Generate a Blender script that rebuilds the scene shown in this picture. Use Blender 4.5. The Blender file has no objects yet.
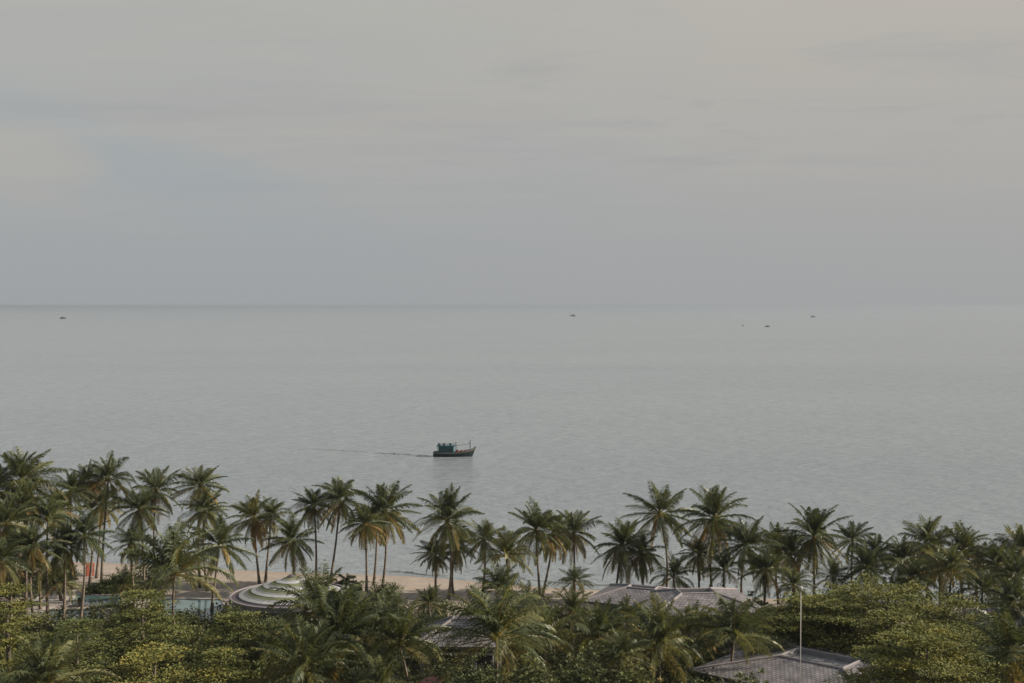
import bpy, math, random
import numpy as np
from mathutils import Vector, Matrix

# ------------------------------------------------------------------ camera, sky, sun, exposure
S = bpy.context.scene
C = S.collection
PI = math.pi
CAM_Z = 36.0
FPX = 1300.0            # focal length in pixels of a 1024 px wide frame
cam = bpy.data.cameras.new('camera'); cam.sensor_width = 36.0; cam.lens = 36.0 * FPX / 1024.0
cam.clip_start = 0.5; cam.clip_end = 200000.0
camo = bpy.data.objects.new('camera', cam); C.objects.link(camo)
camo.location = (0, 0, CAM_Z)
camo.rotation_euler = (PI/2 - math.atan(36.0 / FPX), 0, 0)
S.camera = camo

SUN_EL = math.radians(27.0)
SUN_AZ = math.radians(86.0)          # clockwise from the view direction (+Y): the sun stands to the right
sl = bpy.data.lights.new('sun', 'SUN'); sl.energy = 5.0; sl.angle = math.radians(0.6); sl.color = (1.0, 0.88, 0.70)
so = bpy.data.objects.new('sun', sl); C.objects.link(so)
sdir = Vector((math.sin(SUN_AZ)*math.cos(SUN_EL), math.cos(SUN_AZ)*math.cos(SUN_EL), math.sin(SUN_EL)))
so.rotation_euler = (-sdir).to_track_quat('-Z', 'Y').to_euler()

W = bpy.data.worlds.new('World'); S.world = W; W.use_nodes = True
def build_world():
    nt = W.node_tree; nt.nodes.clear(); N = nt.nodes; L = nt.links
    out = N.new('ShaderNodeOutputWorld'); bg = N.new('ShaderNodeBackground'); bg.inputs['Strength'].default_value = 0.062
    sky = N.new('ShaderNodeTexSky'); sky.sky_type = 'NISHITA'; sky.sun_disc = False
    sky.sun_elevation = SUN_EL; sky.sun_rotation = SUN_AZ; sky.air_density = 1.0; sky.dust_density = 2.0; sky.ozone_density = 1.5
    tc = N.new('ShaderNodeTexCoord'); sep = N.new('ShaderNodeSeparateXYZ'); L.new(tc.outputs['Generated'], sep.inputs[0])
    def mth(op, a, b=None, clamp=False):
        n = N.new('ShaderNodeMath'); n.operation = op; n.use_clamp = clamp
        for i, v in enumerate((a, b)):
            if v is None: continue
            if hasattr(v, 'default_value') or hasattr(v, 'is_linked'): L.new(v, n.inputs[i])
            else: n.inputs[i].default_value = v
        return n.outputs[0]
    zc = mth('ADD', mth('MAXIMUM', sep.outputs['Z'], 0.0), 0.055)
    px = mth('DIVIDE', sep.outputs['X'], zc); py = mth('DIVIDE', sep.outputs['Y'], zc)
    comb = N.new('ShaderNodeCombineXYZ'); L.new(px, comb.inputs[0]); L.new(py, comb.inputs[1])
    def noise(scale, det, rough, loc, sx=1.0, sy=1.0, dist=0.0):
        m = N.new('ShaderNodeMapping'); m.inputs['Location'].default_value = loc; m.inputs['Scale'].default_value = (sx, sy, 1)
        L.new(comb.outputs[0], m.inputs['Vector'])
        n = N.new('ShaderNodeTexNoise'); n.inputs['Scale'].default_value = scale; n.inputs['Detail'].default_value = det
        n.inputs['Roughness'].default_value = rough; n.inputs['Distortion'].default_value = dist
        L.new(m.outputs[0], n.inputs['Vector']); return n.outputs['Fac']
    def ramp(f, stops):
        r = N.new('ShaderNodeValToRGB'); L.new(f, r.inputs[0])
        e = r.color_ramp.elements
        while len(e) < len(stops): e.new(0.5)
        for k, (p, c) in enumerate(stops): e[k].position = p; e[k].color = (*c, 1)
        return r.outputs[0]
    def mix(f, a, b):
        n = N.new('ShaderNodeMix'); n.data_type = 'RGBA'
        if hasattr(f, 'is_linked'): L.new(f, n.inputs[0])
        else: n.inputs[0].default_value = f
        for i, v in ((6, a), (7, b)):
            if hasattr(v, 'is_linked'): L.new(v, n.inputs[i])
            else: n.inputs[i].default_value = (*v, 1)
        return n.outputs[2]
    # three cloud decks: a high warm veil, a grey sheet low over the sea, thin dark streaks
    veil = noise(0.16, 6, 0.55, (4.3, 1.7, 0), 1.0, 0.75, 0.4)
    gapf = ramp(veil, [(0.36, (0, 0, 0)), (0.56, (1, 1, 1))])
    # the veil is complete to the right, broken to the left
    side = mth('MULTIPLY_ADD', sep.outputs['X'], 1.6); side.node.inputs[2].default_value = 0.75; side.node.use_clamp = True
    # a blue opening in the veil low on the left, with a ragged edge
    ya = mth('MAXIMUM', sep.outputs['Y'], 0.01); ux = mth('DIVIDE', sep.outputs['X'], ya); uz = mth('DIVIDE', sep.outputs['Z'], ya)
    gx = mth('ADD', ux, 0.235); gz = mth('ADD', uz, -0.092)
    gz2 = mth('ADD', gz, mth('MULTIPLY', gx, 0.38))
    d2 = mth('ADD', mth('POWER', mth('ABSOLUTE', mth('DIVIDE', gx, 0.20)), 2.0), mth('POWER', mth('ABSOLUTE', mth('DIVIDE', gz2, 0.040)), 2.0))
    rag = noise(0.8, 7, 0.58, (2.2, 5.1, 0), 1.0, 0.8, 0.6)
    hole = mth('SUBTRACT', mth('MULTIPLY_ADD', rag, 3.4), d2); hole.node.inputs[0].links[0].from_node.inputs[2].default_value = -0.75
    hole = mth('MULTIPLY', hole, 0.6, True)
    gap2 = mth('MULTIPLY', mth('MAXIMUM', mth('MULTIPLY_ADD', gapf, 0.35), side), mth('SUBTRACT', 1.0, mth('MULTIPLY', hole, 0.65)))
    gap2.node.inputs[0].links[0].from_node.inputs[0].links[0].from_node.inputs[2].default_value = 0.65
    # a warm cloud bank left of the opening
    hx = mth('DIVIDE', mth('ADD', ux, 0.385), 0.075); hz = mth('DIVIDE', mth('ADD', uz, -0.106), 0.036)
    e2 = mth('ADD', mth('POWER', mth('ABSOLUTE', hx), 2.0), mth('POWER', mth('ABSOLUTE', hz), 2.0))
    bank = mth('MULTIPLY', mth('SUBTRACT', mth('MULTIPLY_ADD', rag, 2.2), e2), 1.4, True); bank.node.inputs[0].links[0].from_node.inputs[0].links[0].from_node.inputs[2].default_value = -0.2
    el = mth('MULTIPLY', sep.outputs['Z'], 1.5, True)
    base = ramp(el, [(0.0, (3.64, 3.73, 3.81)), (0.07, (3.74, 3.79, 3.84)), (0.17, (4.20, 4.13, 3.97)), (0.33, (4.80, 4.58, 4.15)), (0.6, (5.3, 5.35, 5.4)), (1.0, (4.6, 4.75, 4.9))])
    blue = mix(0.06, (3.5, 3.85, 4.08), sky.outputs[0])
    col = mix(gap2, blue, base)
    hi = mth('MULTIPLY_ADD', sep.outputs['Z'], 11.0, True); hi.node.inputs[2].default_value = -0.45
    low = mth('SUBTRACT', 1.0, mth('MULTIPLY', sep.outputs['Z'], 14.0, True), True)
    col = mix(low, col, base)
    st = noise(0.55, 7, 0.6, (1.1, 7.9, 0), 0.55, 1.3, 0.2)
    stf = ramp(st, [(0.54, (0, 0, 0)), (0.70, (1, 1, 1))])
    hl = mth('MULTIPLY', stf, mth('MULTIPLY', hi, 0.6))
    col = mix(hl, col, (3.62, 3.60, 3.66))
    st2 = noise(0.42, 8, 0.62, (8.1, 2.9, 0), 0.7, 1.6, 0.3)
    wf = mth('MULTIPLY', ramp(st2, [(0.53, (0, 0, 0)), (0.72, (1, 1, 1))]), mth('MULTIPLY', hi, 0.5))
    col = mix(wf, col, (4.75, 4.42, 4.02))
    st3 = noise(1.5, 9, 0.62, (3.7, 0.4, 0), 0.8, 1.0, 0.4); pat = noise(0.35, 4, 0.5, (9.2, 6.6, 0))
    f3 = mth('MULTIPLY', ramp(st3, [(0.54, (0, 0, 0)), (0.68, (1, 1, 1))]), mth('MULTIPLY', ramp(pat, [(0.42, (0, 0, 0)), (0.62, (1, 1, 1))]), mth('MULTIPLY', hi, 0.55)))
    col = mix(f3, col, (3.45, 3.50, 3.58))
    st4 = noise(1.9, 9, 0.6, (0.7, 3.4, 0), 0.7, 1.2, 0.3)
    f4 = mth('MULTIPLY', ramp(st4, [(0.58, (0, 0, 0)), (0.70, (1, 1, 1))]), mth('MULTIPLY', hi, 0.30))
    col = mix(f4, col, (4.7, 4.42, 4.12))
    warm = mth('MULTIPLY_ADD', sep.outputs['X'], 1.3, True); warm.node.inputs[2].default_value = 0.5
    tn = N.new('ShaderNodeMix'); tn.data_type = 'RGBA'; tn.blend_type = 'MULTIPLY'; tn.inputs[0].default_value = 1.0
    L.new(col, tn.inputs[6]); L.new(mix(warm, (0.965, 0.993, 1.01), (1.01, 1.0, 0.992)), tn.inputs[7]); col = tn.outputs[2]
    col = mix(mth('MULTIPLY', bank, 0.6), col, (4.35, 4.20, 3.90))
    col = mix(0.03, col, sky.outputs[0])
    L.new(col, bg.inputs['Color']); L.new(bg.outputs[0], out.inputs['Surface'])
build_world()
S.view_settings.view_transform = 'Standard'; S.view_settings.look = 'None'
S.view_settings.exposure = 0.69; S.view_settings.gamma = 1.0
S.cycles.max_bounces = 8; S.cycles.diffuse_bounces = 3; S.cycles.glossy_bounces = 3; S.cycles.transmission_bounces = 3
S.cycles.volume_bounces = 1; S.cycles.transparent_max_bounces = 8
S.cycles.use_denoising = True
S.render.film_transparent = False

# ------------------------------------------------------------------ helpers
def place(px, py, D):
    """the world point that stands D metres out and shows at (px, py)"""
    return Vector(((px-512)/FPX*D, D, CAM_Z-(py-306)/FPX*D))

def tag(o, label=None, cat=None, group=None, kind=None):
    if label: o['label'] = label
    if cat: o['category'] = cat
    if group: o['group'] = group
    if kind: o['kind'] = kind
    return o
def empty(name, loc, rz=0.0):
    o = bpy.data.objects.new(name, None); o.empty_display_size = 0.3; C.objects.link(o)
    o.location = loc; o.rotation_euler = (0, 0, rz); return o
def link(name, me, parent=None, loc=(0, 0, 0)):
    o = bpy.data.objects.new(name, me); C.objects.link(o); o.location = loc
    if parent: o.parent = parent
    return o

class MB:
    """collects polygons; build() links them as one mesh object"""
    def __init__(s): s.v = []; s.f = []; s.t = []; s.uv = []
    def face(s, pts, tint=0.0, uv=None):
        n = len(s.v); s.v += [tuple(p) for p in pts]; s.f.append(tuple(range(n, n+len(pts)))); s.t.append(tint)
        s.uv += list(uv) if uv else [(0, 0)]*len(pts)
    def box(s, c, d, rz=0.0, tint=0.0):
        cx, cy, cz = c; dx, dy, dz = d[0]/2, d[1]/2, d[2]/2; ca, sa = math.cos(rz), math.sin(rz)
        P = [(cx+ca*x-sa*y, cy+sa*x+ca*y, cz+z) for z in (-dz, dz) for x, y in ((-dx, -dy), (dx, -dy), (dx, dy), (-dx, dy))]
        for q in ((3, 2, 1, 0), (4, 5, 6, 7), (0, 1, 5, 4), (1, 2, 6, 5), (2, 3, 7, 6), (3, 0, 4, 7)):
            s.face([P[k] for k in q], tint)
    def tube(s, pts, rad, n=8, tint=0.0, cap=True):
        pts = [Vector(p) for p in pts]; rings = []
        for i, p in enumerate(pts):
            t = (pts[min(i+1, len(pts)-1)] - pts[max(i-1, 0)])
            if t.length < 1e-6: t = Vector((0, 0, 1))
            t.normalize()
            a = t.cross(Vector((0, 1, 0)) if abs(t.y) < 0.9 else Vector((1, 0, 0))).normalized(); b = t.cross(a)
            r = rad[i] if hasattr(rad, '__len__') else rad
            rings.append([p + (a*math.cos(2*PI*k/n) + b*math.sin(2*PI*k/n))*r for k in range(n)])
        n0 = len(s.v)
        for R in rings:
            for p in R: s.v.append(tuple(p)); s.uv.append((0, 0))
        for i in range(len(rings)-1):
            for k in range(n):
                s.f.append((n0+i*n+k, n0+i*n+(k+1) % n, n0+(i+1)*n+(k+1) % n, n0+(i+1)*n+k)); s.t.append(tint)
        if cap:
            s.f.append(tuple(n0+k for k in range(n))[::-1]); s.t.append(tint)
            s.f.append(tuple(n0+(len(rings)-1)*n+k for k in range(n))); s.t.append(tint)
    def lathe(s, prof, n=24, c=(0, 0, 0), tint=0.0):
        n0 = len(s.v)
        for r, z in prof:
            for k in range(n):
                s.v.append((c[0]+r*math.cos(2*PI*k/n), c[1]+r*math.sin(2*PI*k/n), c[2]+z)); s.uv.append((0, 0))
        for i in range(len(prof)-1):
            for k in range(n):
                s.f.append((n0+i*n+k, n0+i*n+(k+1) % n, n0+(i+1)*n+(k+1) % n, n0+(i+1)*n+k)); s.t.append(tint)
    def mesh(s, name, mat, smooth=False, uv=False):
        me = bpy.data.meshes.new(name); me.from_pydata(s.v, [], s.f)
        a = me.attributes.new('tint', 'FLOAT', 'FACE'); a.data.foreach_set('value', np.array(s.t, dtype=np.float32))
        if uv:
            u = me.uv_layers.new(name='UVMap'); li = np.zeros(len(me.loops), dtype=np.int32); me.loops.foreach_get('vertex_index', li)
            u.data.foreach_set('uv', np.array(s.uv, dtype=np.float32)[li].ravel())
        if mat: me.materials.append(mat)
        if smooth: me.polygons.foreach_set('use_smooth', [True]*len(me.polygons))
        me.update(); return me
    def build(s, name, mat, parent=None, smooth=False, uv=False, loc=(0, 0, 0)):
        return link(name, s.mesh(name, mat, smooth, uv), parent, loc)

def quads_mesh(name, V, tint, mat):
    """V: (n, 4, 3) loose leaf quads -> one mesh"""
    n = len(V); me = bpy.data.meshes.new(name)
    me.vertices.add(n*4); me.vertices.foreach_set('co', V.astype(np.float32).ravel())
    me.loops.add(n*4); me.loops.foreach_set('vertex_index', np.arange(n*4, dtype=np.int32))
    me.polygons.add(n); me.polygons.foreach_set('loop_start', np.arange(0, n*4, 4, dtype=np.int32))
    a = me.attributes.new('tint', 'FLOAT', 'FACE'); a.data.foreach_set('value', np.clip(tint, 0, 1).astype(np.float32))
    me.materials.append(mat); me.update(calc_edges=True); me.validate(); return me
def nrm(a): return a/np.maximum(np.linalg.norm(a, axis=-1, keepdims=True), 1e-9)
def leaf_quads(cen, dirv, nor, length, width):
    """diamond leaves: base, side, tip, side"""
    d = nrm(dirv); s = nrm(np.cross(d, nor)); l = np.asarray(length)[..., None]; w = np.asarray(width)[..., None]
    up = nrm(nor)
    b = cen; t = cen + d*l; m = cen + d*l*0.5 + up*l*0.08
    return np.stack([b, m + s*w*0.5, t, m - s*w*0.5], axis=1)

# ------------------------------------------------------------------ materials
def newmat(name):
    m = bpy.data.materials.new(name); m.use_nodes = True; nt = m.node_tree
    b = nt.nodes['Principled BSDF']; return m, nt, b
def setramp(r, stops):
    e = r.color_ramp.elements
    while len(e) < len(stops): e.new(0.5)
    for k, (p, c) in enumerate(stops): e[k].position = p; e[k].color = (*c, 1)
def leafmat(name, stops, transl=0.35, rough=0.5, tcol=(1.5, 1.35, 0.7), spec=0.2):
    m, nt, b = newmat(name); N, L = nt.nodes, nt.links
    at = N.new('ShaderNodeAttribute'); at.attribute_name = 'tint'
    oi = N.new('ShaderNodeObjectInfo'); mr = N.new('ShaderNodeMapRange'); mr.inputs['To Min'].default_value = -0.09; mr.inputs['To Max'].default_value = 0.09
    L.new(oi.outputs['Random'], mr.inputs['Value'])
    ad = N.new('ShaderNodeMath'); ad.operation = 'ADD'; ad.use_clamp = True; L.new(at.outputs['Fac'], ad.inputs[0]); L.new(mr.outputs[0], ad.inputs[1])
    r = N.new('ShaderNodeValToRGB'); setramp(r, stops); L.new(ad.outputs[0], r.inputs[0])
    L.new(r.outputs[0], b.inputs['Base Color']); b.inputs['Roughness'].default_value = rough; b.inputs['Specular IOR Level'].default_value = spec
    tr = N.new('ShaderNodeBsdfTranslucent'); mu = N.new('ShaderNodeMix'); mu.data_type = 'RGBA'; mu.blend_type = 'MULTIPLY'; mu.inputs[0].default_value = 1.0
    L.new(r.outputs[0], mu.inputs[6]); mu.inputs[7].default_value = (*tcol, 1); L.new(mu.outputs[2], tr.inputs['Color'])
    mx = N.new('ShaderNodeMixShader'); mx.inputs[0].default_value = transl
    L.new(b.outputs[0], mx.inputs[1]); L.new(tr.outputs[0], mx.inputs[2]); L.new(mx.outputs[0], N['Material Output'].inputs['Surface'])
    return m
def noisemat(name, stops, scale=3.0, rough=0.8, bump=0.2, det=6, metal=0.0, coord='Object', spec=0.3, bscale=None, stretch=None):
    m, nt, b = newmat(name); N, L = nt.nodes, nt.links
    tc = N.new('ShaderNodeTexCoord'); src = tc.outputs[coord]
    if stretch:
        mp = N.new('ShaderNodeMapping'); mp.inputs['Scale'].default_value = stretch; L.new(src, mp.inputs[0]); src = mp.outputs[0]
    n = N.new('ShaderNodeTexNoise'); n.inputs['Scale'].default_value = scale; n.inputs['Detail'].default_value = det; L.new(src, n.inputs['Vector'])
    r = N.new('ShaderNodeValToRGB'); setramp(r, stops); L.new(n.outputs['Fac'], r.inputs[0]); L.new(r.outputs[0], b.inputs['Base Color'])
    b.inputs['Roughness'].default_value = rough; b.inputs['Metallic'].default_value = metal; b.inputs['Specular IOR Level'].default_value = spec
    if bump:
        n2 = N.new('ShaderNodeTexNoise'); n2.inputs['Scale'].default_value = bscale or scale*4; n2.inputs['Detail'].default_value = 4; L.new(src, n2.inputs['Vector'])
        bp = N.new('ShaderNodeBump'); bp.inputs['Strength'].default_value = bump; bp.inputs['Distance'].default_value = 0.05
        L.new(n2.outputs['Fac'], bp.inputs['Height']); L.new(bp.outputs[0], b.inputs['Normal'])
    return m
def flat(name, c, rough=0.6, var=0.15, scale=2.0):
    return noisemat(name, [(0.3, tuple(x*(1-var) for x in c)), (0.7, tuple(x*(1+var) for x in c))], scale, rough, 0.05)

M = {}
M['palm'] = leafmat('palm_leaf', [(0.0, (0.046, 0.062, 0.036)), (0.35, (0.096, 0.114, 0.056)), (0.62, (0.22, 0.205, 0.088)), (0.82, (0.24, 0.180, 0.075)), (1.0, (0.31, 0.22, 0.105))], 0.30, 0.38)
M['dead'] = leafmat('dry_palm_leaf', [(0.0, (0.14, 0.085, 0.04)), (0.5, (0.24, 0.14, 0.06)), (1.0, (0.36, 0.22, 0.10))], 0.3, 0.7, (1.3, 1.0, 0.6))
M['almond'] = leafmat('layered_tree_leaf', [(0.0, (0.050, 0.074, 0.032)), (0.5, (0.152, 0.154, 0.046)), (0.85, (0.29, 0.235, 0.055)), (1.0, (0.30, 0.21, 0.05))], 0.14, 0.75, (1.3, 1.25, 0.55))
M['broad'] = leafmat('broad_leaf', [(0.0, (0.050, 0.068, 0.036)), (0.6, (0.125, 0.142, 0.060)), (1.0, (0.22, 0.165, 0.06))], 0.16, 0.65)
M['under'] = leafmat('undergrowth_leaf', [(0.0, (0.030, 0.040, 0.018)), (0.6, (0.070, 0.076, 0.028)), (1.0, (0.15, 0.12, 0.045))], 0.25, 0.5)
M['bark'] = noisemat('palm_bark', [(0.3, (0.085, 0.066, 0.052)), (0.7, (0.19, 0.155, 0.125))], 1.6, 0.9, 0.5, stretch=(1, 1, 5))
M['bark2'] = noisemat('tree_bark', [(0.3, (0.07, 0.055, 0.045)), (0.7, (0.15, 0.125, 0.10))], 2.0, 0.9, 0.5)
M['rib'] = None

def sand_ground():
    m, nt, b = newmat('ground'); N, L = nt.nodes, nt.links
    g = N.new('ShaderNodeNewGeometry'); sep = N.new('ShaderNodeSeparateXYZ'); L.new(g.outputs['Position'], sep.inputs[0])
    at = N.new('ShaderNodeAttribute'); at.attribute_name = 'shore'          # metres inland from the waterline
    n = N.new('ShaderNodeTexNoise'); n.inputs['Scale'].default_value = 0.35; n.inputs['Detail'].default_value = 8; L.new(g.outputs['Position'], n.inputs['Vector'])
    sand = N.new('ShaderNodeValToRGB'); setramp(sand, [(0.3, (0.245, 0.208, 0.180)), (0.7, (0.315, 0.272, 0.238))]); L.new(n.outputs['Fac'], sand.inputs[0])
    n3 = N.new('ShaderNodeTexNoise'); n3.inputs['Scale'].default_value = 2.2; n3.inputs['Detail'].default_value = 6; L.new(g.outputs['Position'], n3.inputs['Vector'])
    foot = N.new('ShaderNodeValToRGB'); setramp(foot, [(0.36, (0.78, 0.78, 0.78)), (0.55, (1, 1, 1))]); L.new(n3.outputs['Fac'], foot.inputs[0])
    mf = N.new('ShaderNodeMix'); mf.data_type = 'RGBA'; mf.blend_type = 'MULTIPLY'; mf.inputs[0].default_value = 1.0; L.new(sand.outputs[0], mf.inputs[6]); L.new(foot.outputs[0], mf.inputs[7])
    soil = N.new('ShaderNodeValToRGB'); setramp(soil, [(0.3, (0.035, 0.040, 0.020)), (0.7, (0.085, 0.075, 0.045))]); L.new(n.outputs['Fac'], soil.inputs[0])
    ad = N.new('ShaderNodeMath'); ad.operation = 'MULTIPLY_ADD'; L.new(n.outputs['Fac'], ad.inputs[0]); ad.inputs[1].default_value = 10.0; L.new(at.outputs['Fac'], ad.inputs[2])
    f1 = N.new('ShaderNodeMapRange'); f1.inputs['From Min'].default_value = 35.0; f1.inputs['From Max'].default_value = 39.0; L.new(ad.outputs[0], f1.inputs['Value'])
    wet = N.new('ShaderNodeMapRange'); wet.inputs['From Min'].default_value = 4.5; wet.inputs['From Max'].default_value = 8.5; L.new(ad.outputs[0], wet.inputs['Value'])
    mw = N.new('ShaderNodeMix'); mw.data_type = 'RGBA'; L.new(wet.outputs[0], mw.inputs[0]); mw.inputs[6].default_value = (0.24, 0.19, 0.16, 1); L.new(mf.outputs[2], mw.inputs[7])
    mx = N.new('ShaderNodeMix'); mx.data_type = 'RGBA'; L.new(f1.outputs[0], mx.inputs[0]); L.new(mw.outputs[2], mx.inputs[6]); L.new(soil.outputs[0], mx.inputs[7])
    L.new(mx.outputs[2], b.inputs['Base Color']); b.inputs['Roughness'].default_value = 0.9; b.inputs['Specular IOR Level'].default_value = 0.2
    bp = N.new('ShaderNodeBump'); bp.inputs['Strength'].default_value = 0.5; bp.inputs['Distance'].default_value = 0.08; L.new(n3.outputs['Fac'], bp.inputs['Height']); L.new(bp.outputs[0], b.inputs['Normal'])
    return m
M['ground'] = sand_ground()

def sea_mat():
    m, nt, b = newmat('sea_water'); N, L = nt.nodes, nt.links
    g = N.new('ShaderNodeNewGeometry')
    def ns(sx, sy, det, rough, loc=(0, 0, 0), rot=0.0, dist=0.0):
        mp = N.new('ShaderNodeMapping'); mp.inputs['Scale'].default_value = (sx, sy, 1); mp.inputs['Location'].default_value = loc; mp.inputs['Rotation'].default_value = (0, 0, rot)
        L.new(g.outputs['Position'], mp.inputs[0])
        n = N.new('ShaderNodeTexNoise'); n.inputs['Scale'].default_value = 1.0; n.inputs['Detail'].default_value = det; n.inputs['Roughness'].default_value = rough; n.inputs['Distortion'].default_value = dist
        L.new(mp.outputs[0], n.inputs['Vector']); return n.outputs['Fac']
    rip = ns(0.17, 0.30, 7, 0.66, rot=0.10)             # wavelets some metres apart
    swl = ns(0.016, 0.034, 5, 0.6, (3, 1, 0), -0.08)    # low swell
    far = ns(0.0016, 0.005, 5, 0.6, (7, 2, 0))          # wind patches
    b1 = N.new('ShaderNodeBump'); b1.inputs['Strength'].default_value = 1.0; b1.inputs['Distance'].default_value = 1.2; L.new(rip, b1.inputs['Height'])
    b2 = N.new('ShaderNodeBump'); b2.inputs['Strength'].default_value = 1.0; b2.inputs['Distance'].default_value = 2.0; L.new(swl, b2.inputs['Height']); L.new(b1.outputs[0], b2.inputs['Normal'])
    L.new(b2.outputs[0], b.inputs['Normal'])
    r = N.new('ShaderNodeValToRGB'); setramp(r, [(0.3, (0.200, 0.230, 0.256)), (0.7, (0.226, 0.254, 0.276))]); L.new(far, r.inputs[0]); L.new(r.outputs[0], b.inputs['Base Color'])
    rr = N.new('ShaderNodeMapRange'); rr.inputs['From Min'].default_value = 0.3; rr.inputs['From Max'].default_value = 0.7; rr.inputs['To Min'].default_value = 0.15; rr.inputs['To Max'].default_value = 0.21; L.new(far, rr.inputs['Value']); L.new(rr.outputs[0], b.inputs['Roughness'])
    b.inputs['IOR'].default_value = 1.333; b.inputs['Specular IOR Level'].default_value = 0.5
    return m
M['sea'] = sea_mat()

def tile_mat(name, c1, c2, mortar, tw=0.42, th=0.36):
    m, nt, b = newmat(name); N, L = nt.nodes, nt.links
    uv = N.new('ShaderNodeUVMap'); br = N.new('ShaderNodeTexBrick'); L.new(uv.outputs[0], br.inputs['Vector'])
    br.inputs['Scale'].default_value = 1.0; br.inputs['Brick Width'].default_value = tw; br.inputs['Row Height'].default_value = th
    br.inputs['Mortar Size'].default_value = 0.035; br.inputs['Color1'].default_value = (*c1, 1); br.inputs['Color2'].default_value = (*c2, 1); br.inputs['Mortar'].default_value = (*mortar, 1)
    n = N.new('ShaderNodeTexNoise'); n.inputs['Scale'].default_value = 0.8; n.inputs['Detail'].default_value = 6; L.new(uv.outputs[0], n.inputs['Vector'])
    r = N.new('ShaderNodeValToRGB'); setramp(r, [(0.28, (0.55, 0.56, 0.54)), (0.5, (0.95, 0.94, 0.93)), (0.72, (1.25, 1.22, 1.18))]); L.new(n.outputs['Fac'], r.inputs[0])
    mu = N.new('ShaderNodeMix'); mu.data_type = 'RGBA'; mu.blend_type = 'MULTIPLY'; mu.inputs[0].default_value = 1.0; L.new(br.outputs['Color'], mu.inputs[6]); L.new(r.outputs[0], mu.inputs[7])
    L.new(mu.outputs[2], b.inputs['Base Color']); b.inputs['Roughness'].default_value = 0.7; b.inputs['Specular IOR Level'].default_value = 0.3
    bp = N.new('ShaderNodeBump'); bp.invert = True; bp.inputs['Strength'].default_value = 0.8; bp.inputs['Distance'].default_value = 0.05; L.new(br.outputs['Fac'], bp.inputs['Height']); L.new(bp.outputs[0], b.inputs['Normal'])
    return m
M['tile'] = tile_mat('roof_tile', (0.205, 0.195, 0.215), (0.145, 0.138, 0.155), (0.05, 0.046, 0.052))
M['cap'] = flat('ridge_tile', (0.21, 0.19, 0.20), 0.7)
M['deckroof'] = flat('roof_deck', (0.17, 0.17, 0.18), 0.8)
M['whitew'] = flat('white_render', (0.62, 0.60, 0.57), 0.7)
M['darkw'] = flat('dark_render', (0.10, 0.095, 0.10), 0.8)
M['greyw'] = flat('grey_render', (0.24, 0.23, 0.25), 0.7)
M['glass'] = noisemat('window_glass', [(0.3, (0.02, 0.025, 0.03)), (0.7, (0.04, 0.045, 0.05))], 1.0, 0.08, 0.0, spec=0.6)
M['paving'] = noisemat('paving', [(0.3, (0.27, 0.245, 0.235)), (0.7, (0.37, 0.335, 0.315))], 0.5, 0.85, 0.15)
M['pool'] = noisemat('pool_water', [(0.35, (0.055, 0.10, 0.11)), (0.65, (0.10, 0.155, 0.165))], 0.5, 0.06, 0.25, spec=0.5, bscale=1.2)
M['gutter'] = flat('purple_grey_roofing', (0.085, 0.07, 0.085), 0.6)
M['bandw'] = flat('pale_roof_step', (0.31, 0.325, 0.335), 0.6)
M['gutter2'] = flat('grey_roof_band', (0.20, 0.205, 0.21), 0.7)
M['lawnroof'] = noisemat('green_roof_band', [(0.3, (0.095, 0.11, 0.06)), (0.7, (0.15, 0.165, 0.085))], 1.5, 0.9, 0.4)
M['rimm'] = flat('pale_rim', (0.19, 0.175, 0.19), 0.6)
M['metalw'] = flat('white_metal', (0.40, 0.385, 0.36), 0.45, 0.05)
M['red'] = flat('red_paint', (0.22, 0.055, 0.04), 0.6)
M['cloth'] = flat('faded_red_cloth', (0.24, 0.115, 0.10), 0.8)
M['orange'] = flat('faded_orange', (0.30, 0.14, 0.09), 0.7)
M['teal'] = noisemat('teal_paint', [(0.3, (0.006, 0.052, 0.066)), (0.7, (0.014, 0.088, 0.105))], 1.5, 0.5, 0.1)
M['hull'] = noisemat('dark_hull_paint', [(0.3, (0.008, 0.018, 0.021)), (0.7, (0.020, 0.034, 0.036))], 1.2, 0.5, 0.15)
M['wood'] = noisemat('weathered_wood', [(0.3, (0.16, 0.10, 0.065)), (0.7, (0.28, 0.19, 0.13))], 2.0, 0.8, 0.3)
M['hullrail'] = flat('worn_rail_paint', (0.13, 0.125, 0.115), 0.7)
M['dark'] = flat('dark_paint', (0.03, 0.032, 0.036), 0.6)
M['stone'] = flat('dark_stone', (0.09, 0.085, 0.08), 0.8)

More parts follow.
